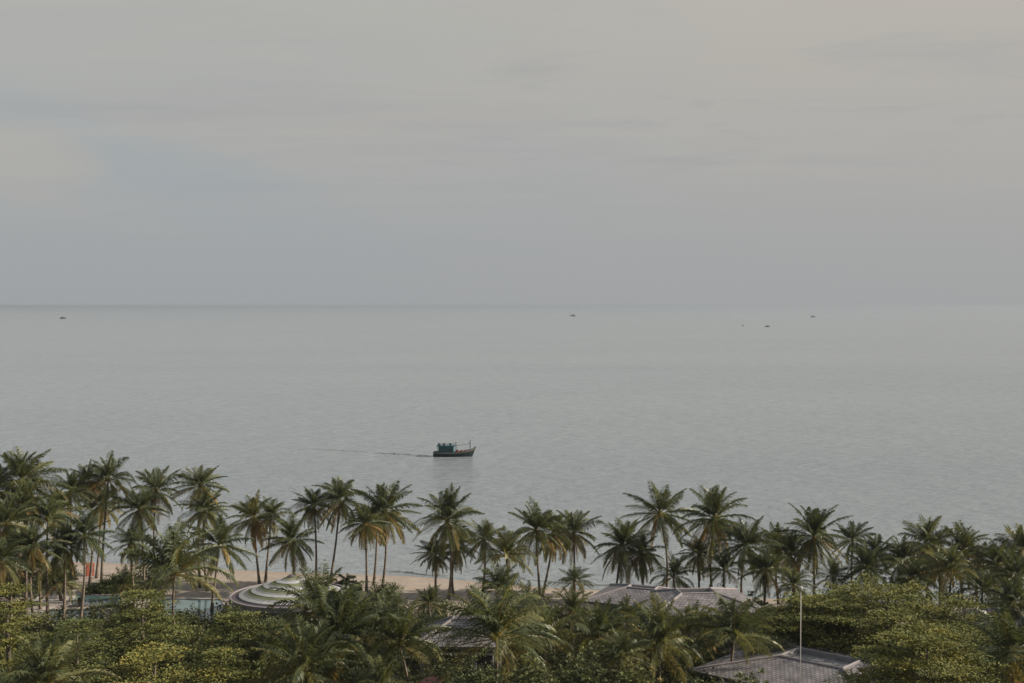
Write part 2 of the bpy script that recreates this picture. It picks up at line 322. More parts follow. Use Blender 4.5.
# ------------------------------------------------------------------ setting: ground, sea, haze
SHORE = [(-400, 215), (-75, 184), (-57, 181), (-33, 175), (-13.5, 172), (4.8, 165), (25, 160), (45, 156), (90, 150), (400, 120)]
def shore_y(x):
    return np.interp(x, [p[0] for p in SHORE], [p[1] for p in SHORE])
GZ = 1.6
def ground_z(x, y):
    d = shore_y(x) - y                                       # metres inland
    return np.interp(d, [-70000, -400, -60, -10, 0, 12, 22, 4000], [-30, -12, -4, -0.7, 0.0, 1.15, GZ, GZ])
def build_ground():
    xs = np.unique(np.concatenate([np.linspace(-120, 120, 121), [-60000, -20000, -5000, -1500, -600, -300, -180, 180, 300, 600, 1500, 5000, 20000, 60000]]))
    ds = np.array([65000, 20000, 5000, 1500, 400, 150, 60, 30, 15, 8, 4, 2, 1, 0, -1, -2, -3, -5, -7, -9, -12, -15, -18, -22, -26, -30, -40, -55, -70, -90, -150, -400, -3000])
    ds = ds[::-1]
    V = []; sh = []
    for d in ds:
        for x in xs:
            y = shore_y(x) + d; V.append((x, y, float(ground_z(x, y)))); sh.append(-d)
    nx = len(xs); F = [(j*nx+i, j*nx+i+1, (j+1)*nx+i+1, (j+1)*nx+i) for j in range(len(ds)-1) for i in range(nx-1)]
    me = bpy.data.meshes.new('ground'); me.from_pydata(V, [], F)
    a = me.attributes.new('shore', 'FLOAT', 'POINT'); a.data.foreach_set('value', np.array(sh, dtype=np.float32))
    me.materials.append(M['ground']); me.polygons.foreach_set('use_smooth', [True]*len(F)); me.update()
    tag(link('ground', me), kind='structure')
    b = MB(); b.face([(-60000, 60, 0), (60000, 60, 0), (60000, 60000, 0), (-60000, 60000, 0)])
    tag(b.build('sea', M['sea']), kind='structure')
build_ground()

def wave_ridge(name, pts, h, w, seed, kind='structure'):
    """a low water ridge with an uneven crest along a line"""
    rng = random.Random(seed); b = MB(); n = len(pts)
    rows = []
    for i, (x, y) in enumerate(pts):
        f = math.sin(PI*min(1, max(0, i/(n-1))))**0.4*(0.45+0.75*rng.random())
        rows.append([(x, y-w, -0.05), (x, y-w*0.45, h*f*0.45), (x, y, h*f), (x, y+w*0.5, h*f*0.6), (x, y+w*1.3, -0.05)])
    for i in range(n-1):
        for k in range(4): b.face([rows[i][k], rows[i+1][k], rows[i+1][k+1], rows[i][k+1]])
    me = b.mesh(name, M['wave'], True); o = link(name, me); tag(o, kind=kind); return o
M['wave'] = noisemat('wave_water', [(0.3, (0.09, 0.10, 0.10)), (0.7, (0.14, 0.15, 0.145))], 0.8, 0.12, 0.4, spec=0.5, bscale=1.5, coord='Object')
def line_pts(p0, p1, n, jit, seed):
    rng = random.Random(seed); return [(p0[0]+(p1[0]-p0[0])*i/n, p0[1]+(p1[1]-p0[1])*i/n + rng.uniform(-jit, jit)) for i in range(n+1)]
wave_ridge('boat_wake', line_pts((-34.0, 316.5), (-19.6, 310.4), 40, 0.25, 1), 0.26, 0.9, 2)
wave_ridge('boat_wake', line_pts((-52.0, 326.5), (-34.6, 318.0), 40, 0.4, 3), 0.14, 0.9, 4)
wave_ridge('shore_wave', [(x, float(shore_y(x))+2.0+0.5*math.sin(x*0.7)) for x in np.linspace(-17, -8.5, 24)], 0.20, 0.5, 5)
wave_ridge('shore_wave', [(x, float(shore_y(x))+3.2+0.5*math.sin(x*0.5)) for x in np.linspace(2, 24, 44)], 0.16, 0.5, 6)

def build_haze():
    m = bpy.data.materials.new('haze'); m.use_nodes = True; nt = m.node_tree; nt.nodes.clear()
    o = nt.nodes.new('ShaderNodeOutputMaterial'); p = nt.nodes.new('ShaderNodeVolumePrincipled')
    p.inputs['Color'].default_value = (0.335, 0.375, 0.435, 1); p.inputs['Density'].default_value = 0.0001; p.inputs['Anisotropy'].default_value = 0.2
    nt.links.new(p.outputs[0], o.inputs['Volume'])
    b = MB(); b.box((0, 0, (CAM_Z+2-32)/2), (130000, 140000, CAM_Z+2+32)); tag(b.build('haze', m), kind='stuff')
build_haze()

# ------------------------------------------------------------------ palms
def palm_crown_mesh(name, seed, n=26, L=4.4, top=84, low=-55, bend=(28, 75), old=0.12, wind=(0.0, 0.0), mat='palm', lw=0.075, e_pow=1.0, pairs=60, tbase=0.18, llen=1.0):
    rng = np.random.default_rng(seed); Q = []; T = []
    az0 = rng.uniform(0, 6.28)
    for i in range(n):
        t = i/max(1, n-1); az = az0 + i*2.39996 + rng.normal(0, 0.2)
        e0 = math.radians(top + (low-top)*t**e_pow + rng.normal(0, 8)); bd = math.radians(bend[0] + (bend[1]-bend[0])*min(1, max(0, t*0.9+rng.normal(0.05, 0.18))))
        if e0 < 0: bd *= 0.55
        Lf = L*(0.70+0.30*min(1, t*3.5+0.1))*rng.uniform(0.85, 1.10)
        ns = 14; s = np.linspace(0, 1, ns); ang = np.maximum(e0 - bd*s**1.5, -1.5)
        azs = az + rng.normal(0, 0.22)*s**1.5
        dx = np.cos(ang)*np.cos(azs) + wind[0]*s; dy = np.cos(ang)*np.sin(azs) + wind[1]*s; dz = np.sin(ang)
        Tn = nrm(np.stack([dx, dy, dz], 1)); P = np.vstack([[0, 0, 0], np.cumsum(Tn[:-1]*Lf/(ns-1), axis=0)])
        side = nrm(np.cross(Tn, [0.02, 0.01, 1])); tw = rng.normal(0, 0.45); up = nrm(np.cross(side, Tn)); side = nrm(side*math.cos(tw)+up*math.sin(tw)); up = nrm(np.cross(side, Tn))
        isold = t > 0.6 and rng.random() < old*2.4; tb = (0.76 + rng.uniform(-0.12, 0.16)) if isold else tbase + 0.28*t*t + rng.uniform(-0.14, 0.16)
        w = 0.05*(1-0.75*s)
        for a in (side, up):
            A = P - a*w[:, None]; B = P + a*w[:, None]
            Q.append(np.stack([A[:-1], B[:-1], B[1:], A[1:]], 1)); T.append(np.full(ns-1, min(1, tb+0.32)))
        u = np.linspace(0.14, 0.995, pairs); k = u*(ns-1); k0 = np.minimum(k.astype(int), ns-2); fr = (k-k0)[:, None]
        Pb = P[k0]*(1-fr)+P[k0+1]*fr; Tb = Tn[k0]; Sb = side[k0]; Ub = up[k0]
        ll = llen*(L/4.4)*np.clip(np.sin(PI*np.clip(u, 0, 1)**0.7)*0.85+0.25, 0.15, 1)
        gap = rng.random(pairs) > 0.07
        for sg in (-1, 1):
            jit = rng.normal(0, 0.12, (pairs, 3)); droop = rng.uniform(0.15, 0.6, (pairs, 1))
            d1 = nrm(Sb*sg*0.72 + Tb*0.75 + Ub*0.22 - np.array([0, 0, 1.0])*droop*0.4 + jit)
            d2 = nrm(d1 + np.array([0, 0, -1.0])*(0.35+droop*1.3))
            l1 = (ll*rng.uniform(0.75, 1.12, pairs))[:, None]; M1 = Pb + d1*l1*0.5; M2 = M1 + d2*l1*0.5
            wv = nrm(Tb*0.8+Ub*0.45*sg)*(lw*0.5)*(L/4.4)
            qa = np.stack([Pb-wv*0.6, Pb+wv*0.6, M1+wv, M1-wv], 1); qb = np.stack([M1-wv, M1+wv, M2+wv*0.15, M2-wv*0.15], 1)
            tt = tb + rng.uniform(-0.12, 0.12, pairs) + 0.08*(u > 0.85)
            Q += [qa[gap], qb[gap]]; T += [tt[gap], tt[gap]]
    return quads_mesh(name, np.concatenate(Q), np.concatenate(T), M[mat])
PALM = {
 'full': [palm_crown_mesh('crown', 11+k, n=38, old=0.14, low=-66) for k in range(6)],
 'old':  [palm_crown_mesh('crown', 31+k, n=40, old=0.20, low=-70, bend=(30, 85), tbase=0.24) for k in range(4)],
 'star': [palm_crown_mesh('crown', 51+k, n=32, old=0.06, low=-62, bend=(18, 58), tbase=0.14) for k in range(5)],
 'wind': [palm_crown_mesh('crown', 61+k, n=34, old=0.12, low=-60, bend=(50, 100), wind=(0.5, -0.1)) for k in range(3)],
 'dense': [palm_crown_mesh('crown', 71+k, n=42, old=0.05, low=-68, tbase=0.12) for k in range(4)],
 'young': [palm_crown_mesh('crown', 81+k, n=32, top=88, low=-18, bend=(25, 100), old=0.0, tbase=0.22, pairs=50, lw=0.07) for k in range(4)],
 'bush': [palm_crown_mesh('crown', 91+k, n=34, top=88, low=-40, bend=(35, 90), old=0.04, tbase=0.20, pairs=40) for k in range(4)],
}
SKIRT = [palm_crown_mesh('skirt', 101+k, n=10, top=-48, low=-76, bend=(10, 30), old=0, mat='dead', L=3.0, tbase=0.45, llen=0.7, pairs=22) for k in range(3)]
pcount = {}
def palm(px, py, r, D, kind, bx, label, skirt=False, group='coconut palms along the shore', rz=None, extent=0.80):
    """crown centre at pixel-direction (px, py), D metres out; trunk base under bx"""
    c = place(px, py, D); k = pcount.get(kind, 0); pcount[kind] = k+1; rng = random.Random(int(px*7+py*13))
    X0 = (bx-512)/FPX*D; Y0 = D + rng.uniform(-0.6, 0.6); z0 = float(ground_z(X0, Y0)) - 0.05
    root = empty('palm_tree', (X0, Y0, z0)); tag(root, label, 'palm tree', group)
    top = Vector((c.x-X0, c.y-Y0, c.z-z0)); H = max(top.z, 0.4)
    pts = []; rad = []; n = 14
    bow = rng.uniform(-0.045, 0.045)*H
    for i in range(n+1):
        t = i/n; ease = t**1.5
        pts.append((top.x*ease + bow*math.sin(PI*t), top.y*ease, H*t)); rad.append((0.135+0.09*(1-t)**6 - 0.03*t)*(1.0+0.05*(i % 2)))
    b = MB(); b.tube(pts, rad, 9); b.build('trunk', M['bark'], root, True)
    scale = (r*(1.30 if group == GD and r > 35 else 0.98)*D/FPX)/(4.4*extent)
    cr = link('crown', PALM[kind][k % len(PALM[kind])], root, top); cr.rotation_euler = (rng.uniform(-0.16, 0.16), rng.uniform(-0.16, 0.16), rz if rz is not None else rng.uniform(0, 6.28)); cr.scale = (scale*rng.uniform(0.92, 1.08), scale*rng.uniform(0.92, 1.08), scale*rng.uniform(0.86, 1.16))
    if skirt or kind == 'old' and k % 2 == 0:
        sk = link('dead_frond_skirt', SKIRT[k % 3], root, top - Vector((0, 0, 0.15))); sk.rotation_euler = (0, 0, rng.uniform(0, 6.28)); sk.scale = (scale,)*3
    return root

SH = 'coconut palms along the shore'; GD = 'palms in the resort garden'
PALMS = [
 # px, py, r, D, kind, base px, label, skirt, group
 (20, 482, 38, 148, 'full', 22, 'big leafy coconut palm at the left edge, highest crown of the left clump', False, SH),
 (-8, 492, 34, 146, 'dense', -10, 'coconut palm cut off by the left edge of the picture', False, SH),
 (4, 525, 30, 138, 'full', 8, 'coconut palm low in the left clump, its crown against the left edge', False, SH),
 (46, 522, 26, 142, 'young', 44, 'palm with upright fronds between the big left palm and the thin trunked trio', False, SH),
 (30, 548, 28, 136, 'dense', 34, 'bushy palm deep inside the left clump above the grey paving', False, SH),
 (69, 492, 23, 156, 'full', 68, 'slim coconut palm left of the close pair of tall crowns near the left side', False, SH),
 (87, 482, 23, 160, 'star', 88, 'tall coconut palm, middle crown of the three thin trunked palms on the left', False, SH),
 (107, 481, 27, 159, 'wind', 99, 'tall windswept coconut palm with long bare trunk beside the red hut on the left', False, SH),
 (99, 506, 22, 165, 'old', 95, 'coconut palm with orange dry fronds behind the tall windswept palm on the left', True, SH),
 (82, 537, 26, 140, 'star', 79, 'medium palm in front of the red beach hut, trunk crossing the paving edge', False, SH),
 (138, 510, 28, 154, 'full', 142, 'wide drooping coconut palm, left one of the pair right of the red hut', False, SH),
 (155, 492, 26, 160, 'full', 154, 'taller right one of the pair of coconut palms right of the red beach hut', False, SH),
 (199, 487, 27, 158, 'full', 197, 'round topped coconut palm standing tallest left of the round pavilion', False, SH),
 (203, 512, 26, 156, 'dense', 205, 'shaggy coconut palm directly under the round topped palm left of the pavilion', False, SH),
 (218, 546, 31, 146, 'star', 211, 'coconut palm with spread star shaped fronds just left of the round pavilion', False, SH),
 (253, 520, 24, 162, 'old', 258, 'left one of twin coconut palms behind the round pavilion, yellowing fronds', True, SH),
 (270, 518, 23, 164, 'wind', 265, 'right one of twin coconut palms behind the round pavilion, swept to the right', False, SH),
 (292, 542, 27, 154, 'full', 294, 'lower coconut palm hanging over the tip of the round pavilion roof', False, SH),
 (313, 507, 24, 160, 'full', 315, 'thin coconut palm left beside the leaning one behind the pavilion', False, SH),
 (339, 502, 28, 160, 'wind', 329, 'leaning coconut palm with bare curved trunk on the sand right of the pavilion', False, SH),
 (364, 525, 24, 155, 'old', 365, 'coconut palm with a brown skirt of dead fronds beside the round shrub on the beach', True, SH),
 (376, 520, 24, 162, 'old', 373, 'coconut palm hidden between the dead skirted palm and the spiky tall one', False, SH),
 (384, 512, 32, 160, 'star', 382, 'tall coconut palm with spiky upright top standing on the sand left of the boat', False, SH),
 (447, 522, 33, 152, 'full', 448, 'full dense coconut palm standing below the fishing boat', False, SH),
 (435, 556, 21, 154, 'old', 435, 'short coconut palm with orange fronds left below the dense palm under the boat', False, SH),
 (456, 548, 20, 155, 'old', 453, 'small leaning palm half hidden by the dense palm under the boat', False, SH),
 (484, 541, 22, 156, 'star', 482, 'small crowned coconut palm between the dense palm under the boat and the picture middle', False, SH),
 (506, 558, 30, 140, 'young', 508, 'young coconut palm with upright fronds at the middle of the beach row', False, SH),
 (536, 531, 30, 153, 'full', 540, 'coconut palm with twin looking trunk right of the picture middle, full green crown', False, SH),
 (554, 536, 23, 155, 'old', 543, 'coconut palm with tan dry crown leaning right from the twin trunk spot', False, SH),
 (574, 534, 26, 158, 'full', 574, 'coconut palm with orange lower fronds above the small dark beach palm', True, SH),
 (623, 548, 29, 152, 'dense', 616, 'bushy dark coconut palm behind the left tiled roof', False, SH),
 (642, 555, 22, 152, 'old', 642, 'orange fronded palm between the bushy dark palm and the tallest star palm', True, SH),
 (660, 515, 36, 158, 'star', 667, 'tallest coconut palm in the right half, open star shaped crown on leaning trunk', False, SH),
 (715, 520, 36, 152, 'full', 714, 'tall coconut palm with long lower fronds above the middle tiled roof', True, SH),
 (747, 547, 30, 146, 'dense', 745, 'dark green coconut palm on a thick trunk behind the middle tiled roof', False, SH),
 (778, 546, 25, 154, 'old', 780, 'yellowish palm tucked left behind the tall palm near the white pole', False, SH),
 (792, 556, 24, 150, 'old', 795, 'low olive palm crown straight above the white pole', False, SH),
 (815, 538, 33, 150, 'full', 816, 'tall coconut palm with arching crown just right above the white pole', True, SH),
 (854, 542, 23, 154, 'star', 855, 'slim coconut palm second right from the white pole, thin pale trunk', False, SH),
 (878, 556, 25, 150, 'star', 878, 'coconut palm with a few stiff fronds above the wide layered tree on the right', False, SH),
 (906, 562, 27, 144, 'dense', 904, 'dense palm rising behind the crest of the wide layered tree on the right', False, SH),
 (928, 546, 29, 150, 'full', 928, 'coconut palm with curved upright fronds, highest behind the wide layered tree', False, SH),
 (964, 553, 27, 150, 'full', 966, 'coconut palm with two raised fronds near the right side', False, SH),
 (954, 573, 28, 138, 'young', 952, 'young feathery palm in front of the palm with two raised fronds', False, SH),
 (1001, 567, 28, 146, 'full', 1002, 'coconut palm next to the last one at the right edge', False, SH),
 (1023, 553, 28, 148, 'full', 1026, 'last coconut palm cut by the right edge of the picture', False, SH),
 (985, 592, 24, 136, 'bush', 985, 'small dark palm below the gap beside the right edge palms', False, SH),
 (-2, 562, 30, 132, 'full', -2, 'palm low at the left edge over the big dark shrub', False, SH),
 (22, 508, 28, 144, 'old', 24, 'palm right under the big leafy palm, brownish inner fronds', False, SH),
 (58, 512, 24, 150, 'full', 57, 'palm half hidden left of the slim palm in the left clump', False, SH),
 (62, 548, 24, 140, 'dense', 60, 'dark palm between the left clump and the medium palm by the red hut', False, SH),
 (130, 545, 22, 150, 'full', 132, 'low palm crown under the drooping pair right of the red hut', False, SH),
 (868, 570, 24, 142, 'dense', 866, 'dark low palm behind the left part of the widest layered tree', False, SH),
 (914, 580, 24, 138, 'full', 914, 'palm crown sitting low on the crest of the widest layered tree', False, SH),
 (940, 566, 24, 144, 'old', 942, 'brown tinged palm between the curved frond palm and the two frond palm', False, SH),
 (980, 562, 24, 152, 'full', 981, 'palm squeezed between the two frond palm and the right edge pair', False, SH),
 (1016, 578, 26, 138, 'dense', 1014, 'dark palm crown under the right edge pair', False, SH),
 (700, 556, 22, 152, 'old', 700, 'tawny palm crown low on the left of the tall palm above the middle roof', False, SH),
 (768, 572, 26, 142, 'dense', 766, 'broad dark palm right of the thick trunked palm at the middle roof', False, SH),
 # smaller and nearer palms
 (528, 612, 28, 122, 'bush', 528, 'feathery palm between the large arching palm and the small dark beach palm', False, GD),
 (622, 660, 30, 106, 'young', 618, 'palm with fountain shaped fronds above the reddish brown rosette tree', False, GD),
 (268, 658, 28, 110, 'young', 268, 'palm with arching fronds right of the olive layered tree', False, GD),
 (358, 620, 24, 124, 'bush', 352, 'low palm crown at the right foot of the pavilion', False, GD),
 (428, 606, 18, 130, 'bush', 432, 'small fan palm behind the left end of the garden house ridge', False, GD),
 (61, 586, 19, 142, 'bush', 62, 'small dark palm on a thin trunk standing on the grey paving', False, GD),
 (38, 589, 14, 148, 'bush', 39, 'tiny palm at the far end of the grey paving', False, GD),
 (37, 568, 20, 146, 'bush', 36, 'low palm with two crowns of yellow fronds above the grey paving', False, GD),
 (173, 577, 42, 134, 'young', 172, 'wide sprawling palm leaning over the teal pool', False, GD),
 (122, 588, 20, 150, 'bush', 124, 'short fan topped palm on sand between the paving and the teal pool', False, GD),
 (575, 583, 19, 146, 'bush', 575, 'small dark beach palm with curling fronds by the water', False, GD),
 (674, 579, 24, 148, 'bush', 676, 'dark stemless looking palm in front of the leaning trunk of the tallest star palm', False, GD),
 (795, 588, 22, 140, 'bush', 796, 'dark fuzzy palm crown right behind the head of the white pole', False, GD),
 (835, 580, 22, 144, 'bush', 834, 'dark spiky palm between two thin trunks above the wide layered tree', False, GD),
 (725, 572, 24, 146, 'bush', 727, 'leafy low palm filling the gap under the tall palm above the middle roof', False, GD),
 (1016, 606, 32, 126, 'dense', 1018, 'dark palm at the right edge under the last coconut palms', False, GD),
 (318, 616, 36, 122, 'young', 318, 'large palm with tall upright fronds in front of the round pavilion', False, GD),
 (336, 640, 46, 112, 'star', 338, 'palm with long arching fronds below the pavilion palm', False, GD),
 (398, 647, 38, 112, 'young', 408, 'palm with raised fronds left of the tiled house in the garden middle', False, GD),
 (384, 622, 30, 124, 'bush', 384, 'low palm tuft under the round beach shrubs', False, GD),
 (497, 642, 48, 106, 'young', 491, 'large palm with big arching fronds covering the right half of the garden house', False, GD),
 (498, 592, 30, 128, 'young', 500, 'upright palm behind the large arching palm at the garden house', False, GD),
 (545, 642, 32, 112, 'young', 546, 'pale feathery palm right of the large arching palm', False, GD),
 (598, 640, 33, 114, 'young', 597, 'palm with pale curved fronds below the left tiled roof', False, GD),
 (572, 614, 24, 124, 'bush', 572, 'olive palm clump below the small dark beach palm', False, GD),
 (659, 650, 36, 110, 'young', 658, 'palm with long fan of upright fronds left of the front tiled roof', False, GD),
 (736, 640, 37, 114, 'young', 735, 'upright palm standing before the middle tiled roof', False, GD),
 (690, 634, 30, 116, 'bush', 690, 'small palm between the two upright palms before the middle roof', False, GD),
 (300, 676, 36, 104, 'young', 300, 'palm tuft with yellow frond tips at the bottom edge below the pavilion', False, GD),
 (380, 690, 30, 102, 'bush', 380, 'round palm top cut by the bottom edge left of the garden house', False, GD),
 (45, 690, 46, 100, 'young', 45, 'palm with pale upright fronds at the bottom left corner', False, GD),
 (1014, 655, 40, 108, 'star', 1016, 'dark palm at the bottom right corner beside the layered tree', False, GD),
 (628, 624, 26, 122, 'bush', 640, 'brownish palm top poking over the left tiled roof', False, GD),
]
for a in PALMS: palm(*a)

# ------------------------------------------------------------------ broadleaf trees and shrubs
def layered_crown(seed, R, H, zb, layers, dens=1.0, leaf=(0.25, 0.14), tint=0.35, lob=0.2, squash=1.0):
    """flat leafy sprays on whorled branches: tiers with dark gaps between"""
    rng = np.random.default_rng(seed); Cc = []; lim = []
    ph = rng.uniform(0, 6.28, 4); am = rng.uniform(0.5, 1.0, 4)*lob
    for li in range(layers):
        f = li/max(1, layers-1); z = zb + (H-zb)*f**0.9; rr = R*math.sqrt(max(0.05, 1-(0.94*f)**3.2))*rng.uniform(0.82, 1.08)
        nb = max(6, int((5+rr*1.6)*dens)); a0 = rng.uniform(0, 6.28)
        for j in range(nb):
            az = a0 + 2*PI*j/nb + rng.normal(0, 0.2)
            lobv = 1 + sum(am[q]*math.sin((q+2)*az + ph[q] + f*2) for q in range(4))*0.5
            ln = rr*lobv*rng.uniform(0.62, 1.14); zt = z + rng.normal(0, 0.16) + 0.10*math.sin(2.3*az+li)
            lim.append((az, ln, z - 0.25*ln*0.3, zt))
            npad = max(3, int(ln*1.15*dens))
            for q in range(npad):
                t = 0.30 + 0.70*(q+rng.random())/npad; off = rng.normal(0, 0.25 + 0.10*ln*t); r0 = ln*t
                Cc.append((r0*math.cos(az) - off*math.sin(az), (r0*math.sin(az) + off*math.cos(az))*squash, zt*t + (z-0.15)*(1-t) + rng.normal(0, 0.05), rng.uniform(0.45, 1.25), az))
    Cc = np.array(Cc); nl = 62
    n = len(Cc); a = rng.uniform(0, 2*PI, (n, nl)); q = np.sqrt(rng.random((n, nl)))*Cc[:, 3:4]
    cen = np.stack([Cc[:, 0:1] + q*np.cos(a), Cc[:, 1:2] + q*np.sin(a), Cc[:, 2:3] - 0.12*q**2 + rng.normal(0, 0.04, (n, nl))], -1).reshape(-1, 3)
    aa = (a + rng.normal(0, 0.6, a.shape)).ravel()
    d = np.stack([np.cos(aa), np.sin(aa), rng.normal(0.25, 0.35, aa.size)], -1)
    nor = nrm(np.stack([rng.normal(0, 0.4, aa.size), rng.normal(0, 0.4, aa.size), np.ones(aa.size)], -1))
    V = leaf_quads(cen, d, nor, rng.uniform(0.75, 1.2, aa.size)*leaf[0], rng.uniform(0.8, 1.2, aa.size)*leaf[1])
    tt = tint - 0.06 + np.repeat(rng.normal(0, 0.11, n), nl) + rng.normal(0, 0.045, aa.size)
    return V, tt, lim
def layered_tree(name, px, top_y, D, wpx, label, seed, layers=9, zfrac=0.35, tint=0.35, cat='tree', group=None, dens=1.0, leaf=(0.25, 0.14), squash=1.0, lob=0.2):
    X = (px-512)/FPX*D; z0 = float(ground_z(X, D)) - 0.05; H = CAM_Z-(top_y-306)/FPX*D - z0; R = wpx*D/FPX/2
    root = empty(name, (X, D, z0)); tag(root, label, cat, group)
    V, tt, lim = layered_crown(seed, R, H, H*zfrac, layers, dens, leaf, tint, lob, squash)
    rng = random.Random(seed); b = MB()
    b.tube([(0, 0, 0), (0.1, 0.05, H*0.3), (-0.05, 0.1, H*0.6), (0.05, 0, H*0.95)], [0.30, 0.22, 0.15, 0.04], 9)
    for az, ln, zb_, zt in lim[::2]:
        c, s = math.cos(az), math.sin(az)*squash
        b.tube([(0, 0, max(0.5, zb_-0.3)), (c*ln*0.45, s*ln*0.45, (zb_+zt)/2-0.1), (c*ln*0.9, s*ln*0.9, zt-0.12)], [0.07, 0.045, 0.015], 5)
    b.build('trunk', M['bark2'], root, True)
    link('crown', quads_mesh('crown', V, tt, M['almond']), root)
    return root
LG = 'layered umbrella trees in the garden'
layered_tree('layered_tree', 4, 592, 114, 80, 'yellow green layered tree at the left edge below the grey paving', 201, 5, group=LG, tint=0.48)
layered_tree('layered_tree', 140, 596, 118, 116, 'broad dark layered tree just left below the teal pool', 202, 5, group=LG, tint=0.36)
layered_tree('layered_tree', 74, 626, 108, 100, 'low layered tree between the left edge tree and the broad dark one', 203, 4, group=LG, tint=0.40)
layered_tree('layered_tree', 152, 656, 99, 130, 'layered tree with yellow tips at the bottom edge, left quarter', 204, 4, group=LG, tint=0.50)
layered_tree('layered_tree', 236, 618, 112, 116, 'olive layered tree below left of the round pavilion', 205, 5, group=LG, tint=0.44)
layered_tree('layered_tree', 218, 656, 102, 84, 'small layered tree at the bottom edge under the olive one', 206, 4, group=LG, tint=0.42)
layered_tree('layered_tree', 890, 592, 120, 205, 'widest layered tree on the right with sunlit flat crest', 207, 6, group=LG, tint=0.42)
layered_tree('layered_tree', 815, 602, 122, 100, 'layered tree crossed by the white pole', 208, 5, group=LG, tint=0.44)
layered_tree('layered_tree', 968, 604, 118, 84, 'smaller layered tree at the right flank of the widest one', 209, 4, group=LG, tint=0.42)
layered_tree('layered_tree', 930, 637, 97, 192, 'bright yellow green layered tree at the bottom right beside the front tiled roof', 210, 5, group=LG, tint=0.50, dens=1.4)
layered_tree('layered_tree', 776, 614, 124, 50, 'small orange tinged layered tree right of the middle tiled roof', 211, 4, group=LG, tint=0.68)

def clump_crown(seed, R, H, zb, nclump, nleaf, leaf, rosette=True, tint=0.3, shell=0.55, cr=0.45):
    """rosettes or small leaf clumps through a dome's volume"""
    rng = np.random.default_rng(seed); n = nclump
    v = nrm(rng.normal(0, 1, (n, 3))); v[:, 2] = np.abs(v[:, 2])*1.0 - 0.25*rng.random(n)
    rad = (shell + (1-shell)*rng.random(n)**0.5)*(1 + 0.18*np.sin(3*np.arctan2(v[:, 1], v[:, 0]) + seed) + 0.12*rng.normal(0, 1, n))
    c = v*rad[:, None]*np.array([R, R, H-zb]) + np.array([0, 0, zb])
    a = rng.uniform(0, 2*PI, (n, nleaf)); e = rng.uniform(-0.15, 1.0, (n, nleaf))
    d = np.stack([np.cos(a)*np.cos(e), np.sin(a)*np.cos(e), np.sin(e)], -1)
    cen = c[:, None, :] + (d*0.04 if rosette else rng.normal(0, cr, (n, nleaf, 3))*np.array([1, 1, 0.7]))
    cen = cen.reshape(-1, 3); d = d.reshape(-1, 3); m = len(d)
    nor = nrm(np.stack([-d[:, 0]*d[:, 2], -d[:, 1]*d[:, 2], 1 - d[:, 2]**2], -1) + rng.normal(0, 0.25, (m, 3)) + 1e-4)
    V = leaf_quads(cen, d, nor, rng.uniform(0.75, 1.2, m)*leaf[0], rng.uniform(0.8, 1.2, m)*leaf[1])
    tt = tint + np.repeat(rng.normal(0, 0.12, n), nleaf) + rng.normal(0, 0.08, m)
    return V, tt, c
def clump_tree(name, px, top_y, D, wpx, label, seed, nclump=260, nleaf=16, leaf=(0.34, 0.13), zfrac=0.35, tint=0.3, cat='tree', group=None, rosette=True, mat='broad', cr=0.45):
    X = (px-512)/FPX*D; z0 = float(ground_z(X, D)) - 0.05; H = max(0.8, CAM_Z-(top_y-306)/FPX*D - z0); R = wpx*D/FPX/2
    root = empty(name, (X, D, z0)); tag(root, label, cat, group)
    V, tt, c = clump_crown(seed, R*0.92, H*0.97, H*zfrac, nclump, nleaf, leaf, rosette, tint, cr=cr)
    b = MB(); b.tube([(0, 0, 0), (0.05, 0, H*0.2), (0, 0.05, H*0.6)], [0.05*H**0.6, 0.04*H**0.6, 0.02*H**0.6], 8)
    for p in c[::max(1, len(c)//24)]:
        b.tube([(0, 0, H*0.15), (p[0]*0.5, p[1]*0.5, H*0.15+(p[2]-H*0.15)*0.65), tuple(p)], [0.05, 0.035, 0.012], 5)
    b.build('trunk' if cat == 'tree' else 'stem', M['bark2'], root, True)
    link('crown' if cat == 'tree' else 'foliage', quads_mesh('crown', V, tt, M[mat]), root)
    return root
RG = 'rosette leaved trees at the bottom edge'
clump_tree('garden_tree', 478, 664, 98, 66, 'round rosette leaved tree at the bottom under the garden house', 301, 480, group=RG)
clump_tree('garden_tree', 532, 658, 97, 72, 'pale leaved rosette tree at the bottom middle', 302, 520, group=RG, tint=0.36)
clump_tree('garden_tree', 586, 655, 98, 66, 'rosette leaved tree right of the bottom middle one', 303, 480, group=RG, tint=0.40)
clump_tree('garden_tree', 634, 658, 97, 60, 'rosette leaved tree with reddish brown leaves left of the long upright palm', 304, 440, group=RG, tint=0.60)
clump_tree('garden_tree', 752, 676, 96, 56, 'leafy tree top in front of the lower edge of the front tiled roof', 305, 360, group=RG, tint=0.42)
BG = 'shrubs in the garden'
